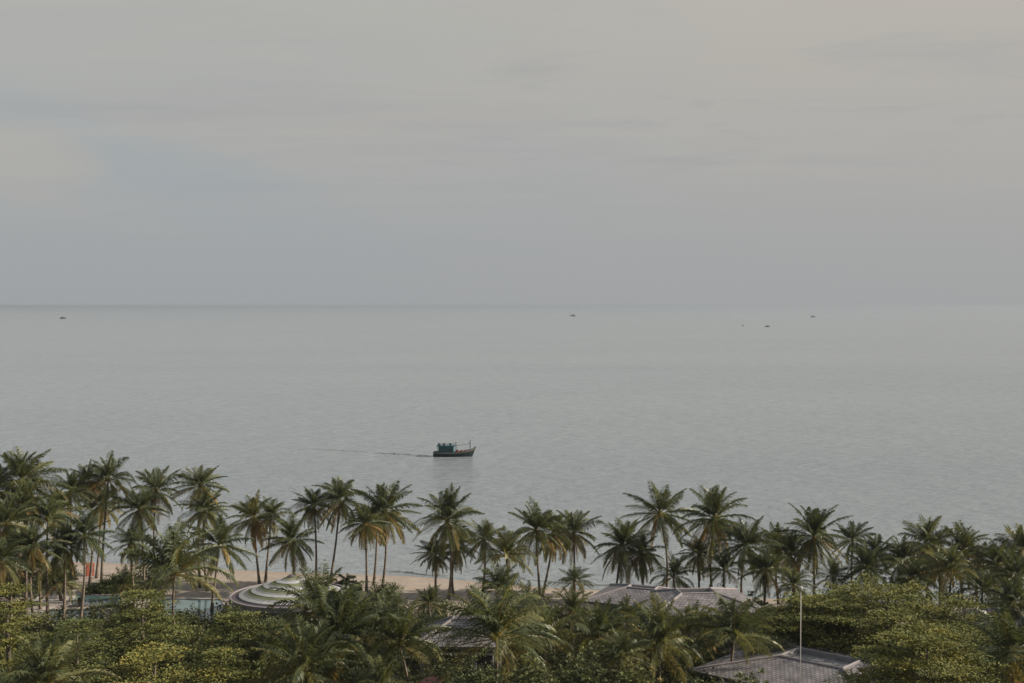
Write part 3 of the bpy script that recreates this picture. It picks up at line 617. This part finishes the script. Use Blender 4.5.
SHRUBS = [
 (346, 572, 150, 32, 'round dark shrub on the sand right of the pavilion', 0.18),
 (385, 582, 148, 30, 'second round shrub on the sand, right of the dead skirted palm', 0.18),
 (8, 566, 148, 40, 'big dark shrub at the left edge under the palms', 0.15),
 (48, 572, 158, 36, 'dark shrub behind the little palms of the grey paving', 0.12),
 (118, 578, 157, 36, 'shrub at the sand edge above the teal pool', 0.2),
 (98, 587, 155, 34, 'low hedge shrub along the pool edge below the red beach hut', 0.15),
 (228, 606, 136, 34, 'yellow green shrub at the left foot of the pavilion', 0.42),
 (264, 618, 128, 44, 'leafy shrub in front of the pavilion rim', 0.30),
 (345, 604, 134, 40, 'shrub at the right foot of the pavilion', 0.28),
 (364, 600, 138, 36, 'olive shrub between the pavilion and the garden house', 0.34),
 (437, 600, 138, 44, 'shrub under the trunks of the dense palm below the boat', 0.22),
 (475, 600, 136, 44, 'shrub behind the upright palm near the picture middle', 0.20),
 (548, 600, 136, 50, 'olive shrub above the pale feathery palm', 0.36),
 (523, 618, 124, 50, 'sunlit olive shrub between the two big garden palms', 0.44),
 (600, 616, 126, 40, 'brownish olive shrub below the left tiled roof', 0.40),
 (648, 624, 120, 40, 'shrub between the left and the middle tiled roofs', 0.34),
 (700, 622, 120, 46, 'green shrub hiding the lower part of the middle tiled roof', 0.28),
 (770, 630, 118, 56, 'pale olive shrub below the right end of the middle tiled roof', 0.50),
 (752, 596, 140, 40, 'dark shrub behind the ridge of the middle tiled roof', 0.12),
 (718, 590, 144, 40, 'dark shrub between the trunks above the middle roof', 0.12),
 (990, 640, 112, 60, 'dark shrub between the two bottom right trees', 0.15),
 (1010, 620, 120, 50, 'dark shrub near the right edge below the palms', 0.12),
 (440, 668, 108, 50, 'low shrub at the bottom in front of the garden house', 0.30),
 (360, 668, 106, 60, 'dark shrub at the bottom between the garden palms', 0.14),
 (700, 676, 104, 50, 'dark shrub left of the front tiled roof', 0.16),
 (800, 590, 138, 44, 'dark shrub left behind the head of the white pole', 0.14),
 (840, 584, 142, 50, 'dark shrub under the slim pale trunked palm', 0.14),
 (900, 572, 142, 60, 'dark shrub mass behind the crest of the widest layered tree', 0.16),
 (950, 580, 138, 56, 'shrub under the palms with raised fronds on the right', 0.2),
 (1004, 588, 134, 50, 'shrub below the right edge pair of palms', 0.16),
 (22, 545, 146, 46, 'tall dark shrub inside the left palm clump', 0.14),
 (60, 562, 160, 30, 'dark bush behind the medium palm by the red hut', 0.14),
 (146, 566, 156, 44, 'dark spreading bush on the sand left of the wide sprawling palm', 0.16),
 (260, 660, 106, 60, 'shrub at the bottom right of the small layered tree', 0.34),
]
for i, (px, ty, D, w, lab, ti) in enumerate(SHRUBS):
    clump_tree('shrub', px, ty, D, w, lab, 400+i, 110, 16, (0.36, 0.16), 0.25, ti, 'shrub', BG, rosette=(i % 3 == 0), cr=0.3)

# ------------------------------------------------------------------ buildings
KEEP = []          # plan discs kept free of undergrowth
def hip_house(label, E, ang, la, lb, run, eave, rise, deck=True, walls='greyw', group='tiled houses of the resort'):
    """E: the roof's left eave corner; la along ang, lb along ang+90; a hipped tile roof with a sunken flat top"""
    root = empty('tiled_house', (E[0], E[1], GZ-0.05), ang); tag(root, label, 'house', group); z0 = GZ-0.05
    ez = eave-z0; rz = ez+rise
    o = [(0, 0), (la, 0), (la, lb), (0, lb)]; i_ = [(run, run), (la-run, run), (la-run, lb-run), (run, lb-run)]
    b = MB(); sl = math.hypot(run, rise)
    for k in range(4):
        p, q, r, s = o[k], o[(k+1) % 4], i_[(k+1) % 4], i_[k]
        ln = math.hypot(q[0]-p[0], q[1]-p[1])
        b.face([(*p, ez), (*q, ez), (*r, rz), (*s, rz)], uv=[(0, 0), (ln, 0), (ln-run, sl), (run, sl)])
        b.face([(*p, ez-0.02), (*s, rz-0.25), (*r, rz-0.25), (*q, ez-0.02)], uv=[(0, 0)]*4)
    roof = b.build('roof', M['tile'], root, uv=True)
    c = MB()
    for k in range(4):
        c.tube([(*o[k], ez+0.03), (*i_[k], rz+0.03)], 0.13, 6)
        c.tube([(*i_[k], rz+0.03), (*i_[(k+1) % 4], rz+0.03)], 0.11, 6)
    c.build('ridge_cap', M['cap'], roof)
    d = MB(); d.box((la/2, lb/2, rz-0.42), (la-2*run-0.1, lb-2*run-0.1, 0.08))
    for (x, y, w_, h_) in ((la/2, run+0.12, la-2*run, 0.12), (la/2, lb-run-0.12, la-2*run, 0.12), (run+0.12, lb/2, 0.12, lb-2*run-0.4), (la-run-0.12, lb/2, 0.12, lb-2*run-0.4)):
        d.box((x, y, rz-0.17), (w_, h_, 0.42))
    d.build('roof_deck', M['deckroof'], roof)
    f = MB()
    for (x, y, w_, h_) in ((la/2, 0.06, la, 0.1), (la/2, lb-0.06, la, 0.1), (0.06, lb/2, 0.1, lb-0.24), (la-0.06, lb/2, 0.1, lb-0.24)):
        f.box((x, y, ez-0.14), (w_, h_, 0.22))
    f.build('fascia', M['darkw'], root)
    ov = 1.3; w = MB(); w.box((la/2, lb/2, (ez-0.1)/2), (la-2*ov, lb-2*ov, ez-0.1)); w.build('wall', M[walls], root)
    for x in np.arange(ov+1.2, la-ov-1, 2.6):
        for yy in (ov-0.02, lb-ov+0.02):
            g = MB(); g.box((x+0.5, yy, ez*0.45), (1.5, 0.08, ez*0.62)); fr = g.build('window', M['darkw'], root)
            g = MB(); g.box((x+0.5, yy, ez*0.45), (1.34, 0.10, ez*0.62-0.16)); g.build('pane', M['glass'], fr)
    ca, sa = math.cos(ang), math.sin(ang)
    KEEP.append((E[0]+ca*la/2-sa*lb/2, E[1]+sa*la/2+ca*lb/2, max(la, lb)*0.55)); return root
R = math.radians
E0 = place(690, 673, 113.5)
front = hip_house('large grey tiled house roof at the bottom right crossed by the white pole', (E0.x, E0.y), R(-41), 17.5, 15.0, 5.7, E0.z, 1.05)
tr = MB(); tr.box((5.2, 0.55, 1.95), (4.5, 0.9, 0.16)); tr.build('white_canopy', M['whitew'], front)
E1 = place(583, 603, 134)
hip_house('far tiled house with lilac grey roof, left one of the two near the beach', (E1.x, E1.y), R(-24), 10.2, 8.5, 3.6, E1.z, 1.0)
E2 = place(652, 619, 126)
hip_house('long tiled house in the middle right, behind the upright palm', (E2.x, E2.y), R(8), 12.0, 10.5, 4.2, E2.z, 1.15)
E3 = place(412, 649, 119)
gh = hip_house('garden house half hidden by palms with white band under its tiled eave', (E3.x, E3.y), R(-3), 8.6, 7.6, 3.4, E3.z, 1.75, walls='darkw')
bd = MB(); bd.box((4.3, 0.75, E3.z-GZ-0.75), (7.6, 0.3, 0.22)); bd.build('lintel', M['whitew'], gh)
for x in (0.8, 2.75, 5.6, 7.9):
    q = MB(); q.box((x, 0.75, (E3.z-GZ-0.88)/2), (0.42, 0.42, E3.z-GZ-0.9)); q.build('column', M['greyw'], gh)
E4 = place(966, 632, 124)
hip_house('house roof glimpsed among the trees near the right edge', (E4.x, E4.y), R(-10), 8.0, 7.0, 3.0, E4.z, 1.2)

def pavilion():
    D = 143.0; c = place(290, 596, D); root = empty('round_pavilion', (c.x, c.y, GZ-0.05)); z0 = GZ-0.05
    tag(root, 'round beach pavilion with striped white and green conical roof and dark rim', 'pavilion')
    h = c.z-z0; Ro = 6.75; n = 72
    b = MB(); b.lathe([(Ro, h-0.55), (Ro, h), (Ro-0.22, h+0.02), (Ro-0.22, h-0.14)], n); b.build('rim', M['rimm'], root)
    b = MB(); b.lathe([(Ro-0.22, h-0.12), (Ro-1.05, h-0.02), (Ro-1.05, h-0.4)], n); b.build('gutter', M['gutter'], root)
    b = MB(); b.lathe([(Ro-0.1, h-0.5), (0.3, h-0.3)], n); b.build('ceiling', M['greyw'], root)
    r1 = Ro-1.05; apex = 2.0
    roof = empty('roof', (0, 0, 0)); roof.parent = root
    nb = 4; rs = np.linspace(r1, 0.4, nb+1)
    zz = lambda r: h + 0.04 + apex*(1-r/r1)
    for k in range(nb):
        ra, rb = rs[k], rs[k+1]; w = ra-rb; s = MB()
        s.lathe([(ra, zz(ra)-0.1), (ra, zz(ra)+0.07), (ra-w*0.34, zz(ra-w*0.34)+0.05), (ra-w*0.34, zz(ra))], n); s.build('white_band', M['bandw'], roof)
        s = MB(); s.lathe([(ra-w*0.34, zz(ra-w*0.34)+0.02), (ra-w*0.66, zz(ra-w*0.66)+0.02)], n); s.build('grey_band', M['gutter2'], roof)
        s = MB(); s.lathe([(ra-w*0.66, zz(ra-w*0.66)+0.03), (rb, zz(rb)+0.02)], n); s.build('green_band', M['lawnroof'], roof)
    s = MB(); s.lathe([(0.45, zz(0.4)-0.2), (0.45, zz(0.4)+0.1), (0.0, zz(0)+0.2)], 24); s.build('cap', M['gutter'], roof)
    for k in range(12):
        a = 2*PI*k/12; q = MB(); q.tube([(5.9*math.cos(a), 5.9*math.sin(a), 0), (5.9*math.cos(a), 5.9*math.sin(a), h-0.4)], 0.14, 8); q.build('column', M['whitew'], root)
    b = MB(); b.lathe([(6.3, 0.0), (6.3, 0.18), (0.0, 0.18)], n); b.build('floor_slab', M['paving'], root)
    KEEP.append((c.x, c.y, 6.8))
pavilion()

# ------------------------------------------------------------------ pool terrace on the left
def gpt(px, py, z=GZ):
    D = (CAM_Z-z)*FPX/(py-306); return ((px-512)/FPX*D, D)
def sheet(name, pxs, z, mat, kind='structure'):
    b = MB(); b.face([(*gpt(x, y, z), z) for x, y in pxs]); o = b.build(name, mat); tag(o, kind=kind); return o
sheet('pool_terrace', [(18, 628), (112, 628), (250, 628), (240, 608), (118, 596), (98, 591), (26, 591)], GZ+0.02, M['paving'])
for nm, poly in (('pool_water', [(40, 624), (104, 624), (104, 612.5), (46, 612.5)]), ('pool_water', [(66, 608), (122, 609), (120, 598), (72, 597.5)]), ('pool_water', [(142, 624), (226, 624), (222, 602), (148, 601)])):
    sheet(nm, poly, GZ+0.045, M['pool'])
    b = MB(); P = [gpt(x, y, GZ) for x, y in poly]
    for k in range(4):
        p, q = Vector(P[k]), Vector(P[(k+1) % 4]); m = (p+q)/2; d = q-p
        b.box((m.x, m.y, GZ+0.06), (d.length-0.36, 0.34, 0.16), math.atan2(d.y, d.x))
    tag(b.build('pool_coping', M['paving']), kind='structure')
for px in (60, 95, 185): KEEP.append((*gpt(px, 606), 6.5))
KEEP.append((*gpt(120, 606), 5.5)); KEEP.append((*gpt(35, 606), 5.0)); KEEP.append((*gpt(220, 606), 4.0))

# red beach hut on the sand: two panelled faces, a low pitched roof and a door
def hut():
    x, y = gpt(87, 577, 1.3); x0 = x; root = empty('beach_hut', (x0, y, float(ground_z(x0, y))-0.03), R(38)); tag(root, 'small red and orange beach hut on the sand between palm trunks', 'hut')
    b = MB(); b.box((0, 0, 0.72), (0.95, 0.95, 1.44)); b.build('wall', M['red'], root)
    b = MB()
    for k in range(5): b.box((-0.492, -0.38+0.19*k, 0.70), (0.03, 0.165, 1.34))
    b.build('door', M['orange'], root)
    b = MB(); b.face([(-0.58, -0.58, 1.40), (0.58, -0.58, 1.40), (0.58, 0, 1.66), (-0.58, 0, 1.66)]); b.face([(-0.58, 0, 1.66), (0.58, 0, 1.66), (0.58, 0.58, 1.40), (-0.58, 0.58, 1.40)])
    b.face([(-0.58, -0.58, 1.40), (-0.58, 0, 1.66), (-0.58, 0.58, 1.40)]); b.face([(0.58, -0.58, 1.40), (0.58, 0.58, 1.40), (0.58, 0, 1.66)])
    b.build('roof', M['red'], root)
hut()
def planter(px, py, s, label):
    x, y = gpt(px, py); root = empty('planter', (x, y, GZ+0.021)); tag(root, label, 'planter', 'dark planters on the terrace')
    b = MB(); b.lathe([(0, 0), (0.2*s, 0), (0.32*s, 0.45*s), (0.36*s, 0.62*s), (0.30*s, 0.62*s), (0.28*s, 0.5*s), (0, 0.5*s)], 16); b.build('pot', M['stone'], root)
    V, tt, _ = clump_crown(int(px), 0.38*s, 0.95*s, 0.55*s, 14, 12, (0.3*s, 0.1*s), True, 0.1); link('foliage', quads_mesh('foliage', V, tt, M['broad']), root)
planter(58.5, 600.5, 0.9, 'small dark potted plant on the grey paving left of the thin trunk')
planter(78, 609, 1.1, 'dark potted plant by the pool under the hedge')

# white pole with a lamp head
def pole():
    D = 99.0; t = place(802.5, 588, D); z0 = GZ-0.05; root = empty('lamp_pole', (t.x, D, z0)); tag(root, 'tall thin white pole with small lamp head in front of the tiled roof', 'lamp pole')
    h = t.z-z0; b = MB(); b.tube([(0, 0, 0), (0, 0, h*0.5), (0, 0, h-0.3)], [0.042, 0.036, 0.03], 10); b.build('shaft', M['metalw'], root, True)
    b = MB(); b.tube([(0, 0, 0), (0, 0, 0.35)], [0.16, 0.13], 12); b.build('base', M['metalw'], root)
    b = MB(); b.lathe([(0.0, h-0.42), (0.07, h-0.40), (0.11, h-0.24), (0.16, h-0.14), (0.09, h-0.03), (0, h)], 14); b.build('lamp_head', M['metalw'], root, True)
    b = MB(); b.tube([(0.05, 0, h-0.35), (0.35, 0, h-0.2), (0.5, 0, h-0.26)], 0.025, 6); b.build('arm', M['metalw'], root)
pole()
# red parasol by the garden house
def parasol():
    D = 108.0; t = place(432, 679, D); z0 = GZ-0.05; root = empty('parasol', (t.x, D, z0)); tag(root, 'faded red parasol at the bottom edge before the garden house', 'parasol')
    h = t.z-z0; b = MB(); b.tube([(0, 0, 0), (0, 0, h-0.05)], 0.025, 8); b.build('pole', M['wood'], root)
    b = MB(); n = 8
    for k in range(n):
        a0, a1 = 2*PI*k/n, 2*PI*(k+1)/n; p0 = (1.15*math.cos(a0), 1.15*math.sin(a0), h-0.5); p1 = (1.15*math.cos(a1), 1.15*math.sin(a1), h-0.5)
        m0 = (0.6*math.cos(a0), 0.6*math.sin(a0), h-0.16); m1 = (0.6*math.cos(a1), 0.6*math.sin(a1), h-0.16)
        b.face([(0, 0, h), m0, m1]); b.face([m0, p0, p1, m1]); b.face([p0, (p0[0], p0[1], h-0.68), (p1[0], p1[1], h-0.68), p1])
    b.build('canopy', M['cloth'], root)
parasol()

# ------------------------------------------------------------------ undergrowth (one mass nobody could count)
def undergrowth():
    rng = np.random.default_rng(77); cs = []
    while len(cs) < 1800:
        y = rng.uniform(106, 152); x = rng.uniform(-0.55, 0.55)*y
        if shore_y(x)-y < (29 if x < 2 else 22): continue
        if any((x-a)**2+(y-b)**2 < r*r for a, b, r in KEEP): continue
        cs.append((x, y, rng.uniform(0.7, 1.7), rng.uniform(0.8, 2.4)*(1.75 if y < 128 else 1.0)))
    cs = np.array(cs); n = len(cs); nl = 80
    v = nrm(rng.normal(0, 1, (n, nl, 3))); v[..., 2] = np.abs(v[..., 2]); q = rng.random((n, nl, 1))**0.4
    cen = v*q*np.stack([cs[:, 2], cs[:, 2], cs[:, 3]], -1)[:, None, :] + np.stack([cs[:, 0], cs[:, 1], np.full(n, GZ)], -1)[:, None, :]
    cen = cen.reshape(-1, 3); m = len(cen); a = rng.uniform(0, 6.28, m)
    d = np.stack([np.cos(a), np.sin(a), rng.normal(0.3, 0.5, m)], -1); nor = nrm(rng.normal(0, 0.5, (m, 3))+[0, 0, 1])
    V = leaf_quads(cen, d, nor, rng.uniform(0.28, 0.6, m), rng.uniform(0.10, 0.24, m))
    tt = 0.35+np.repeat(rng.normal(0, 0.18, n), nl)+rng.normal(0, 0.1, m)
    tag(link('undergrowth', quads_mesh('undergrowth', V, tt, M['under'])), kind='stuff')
undergrowth()

# ------------------------------------------------------------------ boats
def hull_mesh(L, B, H, bowrise, sternrise, name, mat, parent, draft=0.5):
    """x from stern 0 to bow L; lofted sections with flare, raked bow and closed transom"""
    b = MB(); st = np.linspace(0, 1, 15); rows = []
    for s in st:
        w = B/2*(1-max(0, (s-0.45)/0.55)**2.2)*(0.80+0.20*min(1, s/0.25)); sheer = H + bowrise*max(0, (s-0.45)/0.55)**1.8 + sternrise*max(0, 1-s/0.3)**2
        x = s*L; rake = 0.10*L*max(0, (s-0.7)/0.3)**2
        row = []
        for wf, zf in ((0.0, 0.0), (0.55, 0.06), (0.82, 0.35), (0.95, 0.7), (1.0, 1.0)):
            z = -draft+(sheer+draft)*zf; row.append((x-rake*(1-zf), w*wf, z))
        rows.append(row)
    for i in range(len(st)-1):
        for k in range(4):
            A, Bq, Cq, Dq = rows[i][k], rows[i+1][k], rows[i+1][k+1], rows[i][k+1]
            b.face([A, Bq, Cq, Dq]); b.face([(p[0], -p[1], p[2]) for p in (Dq, Cq, Bq, A)])
        A, Bq = rows[i][4], rows[i+1][4]; b.face([(A[0], -A[1], A[2]-0.3*H), (Bq[0], -Bq[1], Bq[2]-0.3*H), (Bq[0], Bq[1], Bq[2]-0.3*H), (A[0], A[1], A[2]-0.3*H)])
    t = rows[0]; b.face([(p[0], p[1], p[2]) for p in t] + [(p[0], -p[1], p[2]) for p in t[::-1]])
    o = b.build(name, mat, parent)
    r = MB(); r.tube([(p[4][0], p[4][1]+0.02, p[4][2]) for p in rows], 0.07, 6); r.tube([(p[4][0], -p[4][1]-0.02, p[4][2]) for p in rows], 0.07, 6)
    return o, rows, r
def fishing_boat():
    D = 310.0; x = (433.5-512)/FPX*D; root = empty('fishing_boat', (x, D, 0), R(-4)); tag(root, 'dark teal wooden fishing boat with cabin aft and thin masts, sailing right', 'boat')
    L = 10.1; hu, rows, rail = hull_mesh(L, 3.0, 0.95, 1.15, 0.12, 'hull', M['hull'], root)
    rail.build('rail', M['hullrail'], hu)
    st = MB()
    for sg in (-1, 1):
        for i in range(len(rows)-1):
            p, q = rows[i], rows[i+1]
            A = [Vector(p[3])*0.45+Vector(p[4])*0.55, Vector(q[3])*0.45+Vector(q[4])*0.55, Vector(q[4]), Vector(p[4])]
            st.face([(v.x, sg*(v.y+0.035), v.z-0.08) for v in (A if sg < 0 else A[::-1])])
    st.build('strake', M['hullrail'], hu)
    b = MB(); b.box((3.05, 0, 1.55), (3.5, 2.1, 1.75)); cb = b.build('cabin', M['teal'], root)
    for x_ in (1.9, 3.0, 4.1):
        for sg in (-1, 1):
            w = MB(); w.box((x_, sg*1.055, 1.75), (0.7, 0.05, 0.55)); w.build('window', M['glass'], cb)
    b = MB(); b.box((3.0, 0, 2.5), (4.3, 2.5, 0.14)); rf = b.build('cabin_roof', M['teal'], root)
    b = MB()
    for x_ in np.linspace(1.0, 5.0, 6):
        for sg in (-1, 1): b.tube([(x_, sg*1.15, 2.56), (x_, sg*1.15, 2.95)], 0.03, 6)
    for sg in (-1, 1): b.tube([(1.0, sg*1.15, 2.95), (5.0, sg*1.15, 2.95)], 0.03, 6)
    b.build('roof_rail', M['teal'], rf)
    b = MB(); b.tube([(1.05, -0.9, 0.9), (1.05, -0.9, 2.45)], 0.05, 6); b.tube([(1.05, 0.9, 0.9), (1.05, 0.9, 2.45)], 0.05, 6); b.build('roof_post', M['teal'], root)
    for nm, x_, hh in (('mast', 8.75, 4.0), ('mast', 5.35, 3.35)):
        b = MB(); b.tube([(x_, 0, 0.8), (x_, 0, hh)], [0.10, 0.07], 8); m = b.build(nm, M['dark'], root)
        b = MB(); b.tube([(x_-0.45, 0, hh-0.85 if hh > 3.5 else hh-0.15), (x_+0.2, 0, hh-0.82 if hh > 3.5 else hh-0.12)], 0.04, 6); b.build('crosstree', M['dark'], m)
    b = MB(); b.tube([(5.35, 0, 2.5), (8.75, 0, 3.05)], 0.05, 6); b.build('boom', M['wood'], root)
    b = MB(); b.tube([(9.3, 0, 1.7), (10.15, 0, 2.35)], [0.16, 0.10], 8); b.build('stem_post', M['hull'], root)
    m = Matrix.Translation(root.location) @ Matrix.Rotation(R(-4), 4, 'Z')
    for i, (x_, lab) in enumerate(((5.75, 'red net bundle on the boat deck beside the aft mast'), (6.75, 'red net bundle in the middle of the boat foredeck'), (7.7, 'red net bundle next to the bow mast of the boat'))):
        p = m @ Vector((x_, -0.35, 0.80)); e = MB(); rng = random.Random(i)
        for k in range(5):
            zc = 0.05+0.17*k; rr = (0.52, 0.56, 0.50, 0.38, 0.18)[k]
            e.lathe([(rr*0.8, zc-0.09), (rr, zc), (rr*0.8, zc+0.09)], 10, (rng.uniform(-.05, .05), rng.uniform(-.05, .05), 0))
        e.lathe([(0.2, 0.8), (0, 0.86)], 10)
        o = e.build('net_bundle', M['red'], None, True, loc=p); tag(o, lab, 'net', 'net bundles on the boat')
    for i, (x_, lab) in enumerate(((1.35, 'dark drum at the stern end of the boat cabin roof'), (2.5, 'dark drum on the middle of the boat cabin roof'), (4.0, 'dark drum at the forward end of the boat cabin roof'))):
        p = m @ Vector((x_, -0.3 + 0.2*i, 2.572)); e = MB(); e.lathe([(0, 0), (0.24, 0), (0.26, 0.05), (0.24, 0.2), (0.26, 0.25), (0.24, 0.45), (0.26, 0.5), (0.24, 0.55), (0, 0.55)], 14)
        tag(e.build('drum', M['dark'], None, True, loc=p), lab, 'drum', 'drums on the cabin roof')
fishing_boat()
def far_boat(px, py, wpx, label, rz, cab=0.35):
    D = CAM_Z*FPX/(py-306+0.0); L = wpx*D/FPX; root = empty('distant_boat', ((px-512)/FPX*D, D, 0), rz); tag(root, label, 'boat', 'boats near the horizon')
    s = L/10.0
    hu, rows, rail = hull_mesh(L, 3.0*s, 1.3*s, 1.0*s, 0.1*s, 'hull', M['dark'], root, 0.4*s); hu.location = (-L/2, 0, 0)
    b = MB(); b.box((-L*0.12, 0, 1.9*s), (L*cab, 2.0*s, 1.9*s)); b.box((-L*0.12, 0, 2.9*s), (L*(cab+0.06), 2.3*s, 0.16*s)); b.build('cabin', M['dark'], root)
    b = MB(); b.tube([(L*0.18, 0, 0.9*s), (L*0.18, 0, 4.0*s)], 0.1*s, 6); b.build('mast', M['dark'], root)
far_boat(63, 319.2, 6.5, 'dark distant boat at the far left of the sea', 0.2)
far_boat(572.5, 316.8, 6.0, 'faint distant boat near the horizon above the middle', PI)
far_boat(743, 326.5, 4.2, 'tiny distant boat left of the pair on the right', 1.3)
far_boat(767, 327.4, 5.0, 'distant boat nearest to us on the right side of the sea', PI-0.1, 0.3)
far_boat(813, 317.7, 5.0, 'faint distant boat farthest to the right near the horizon', 0.0)
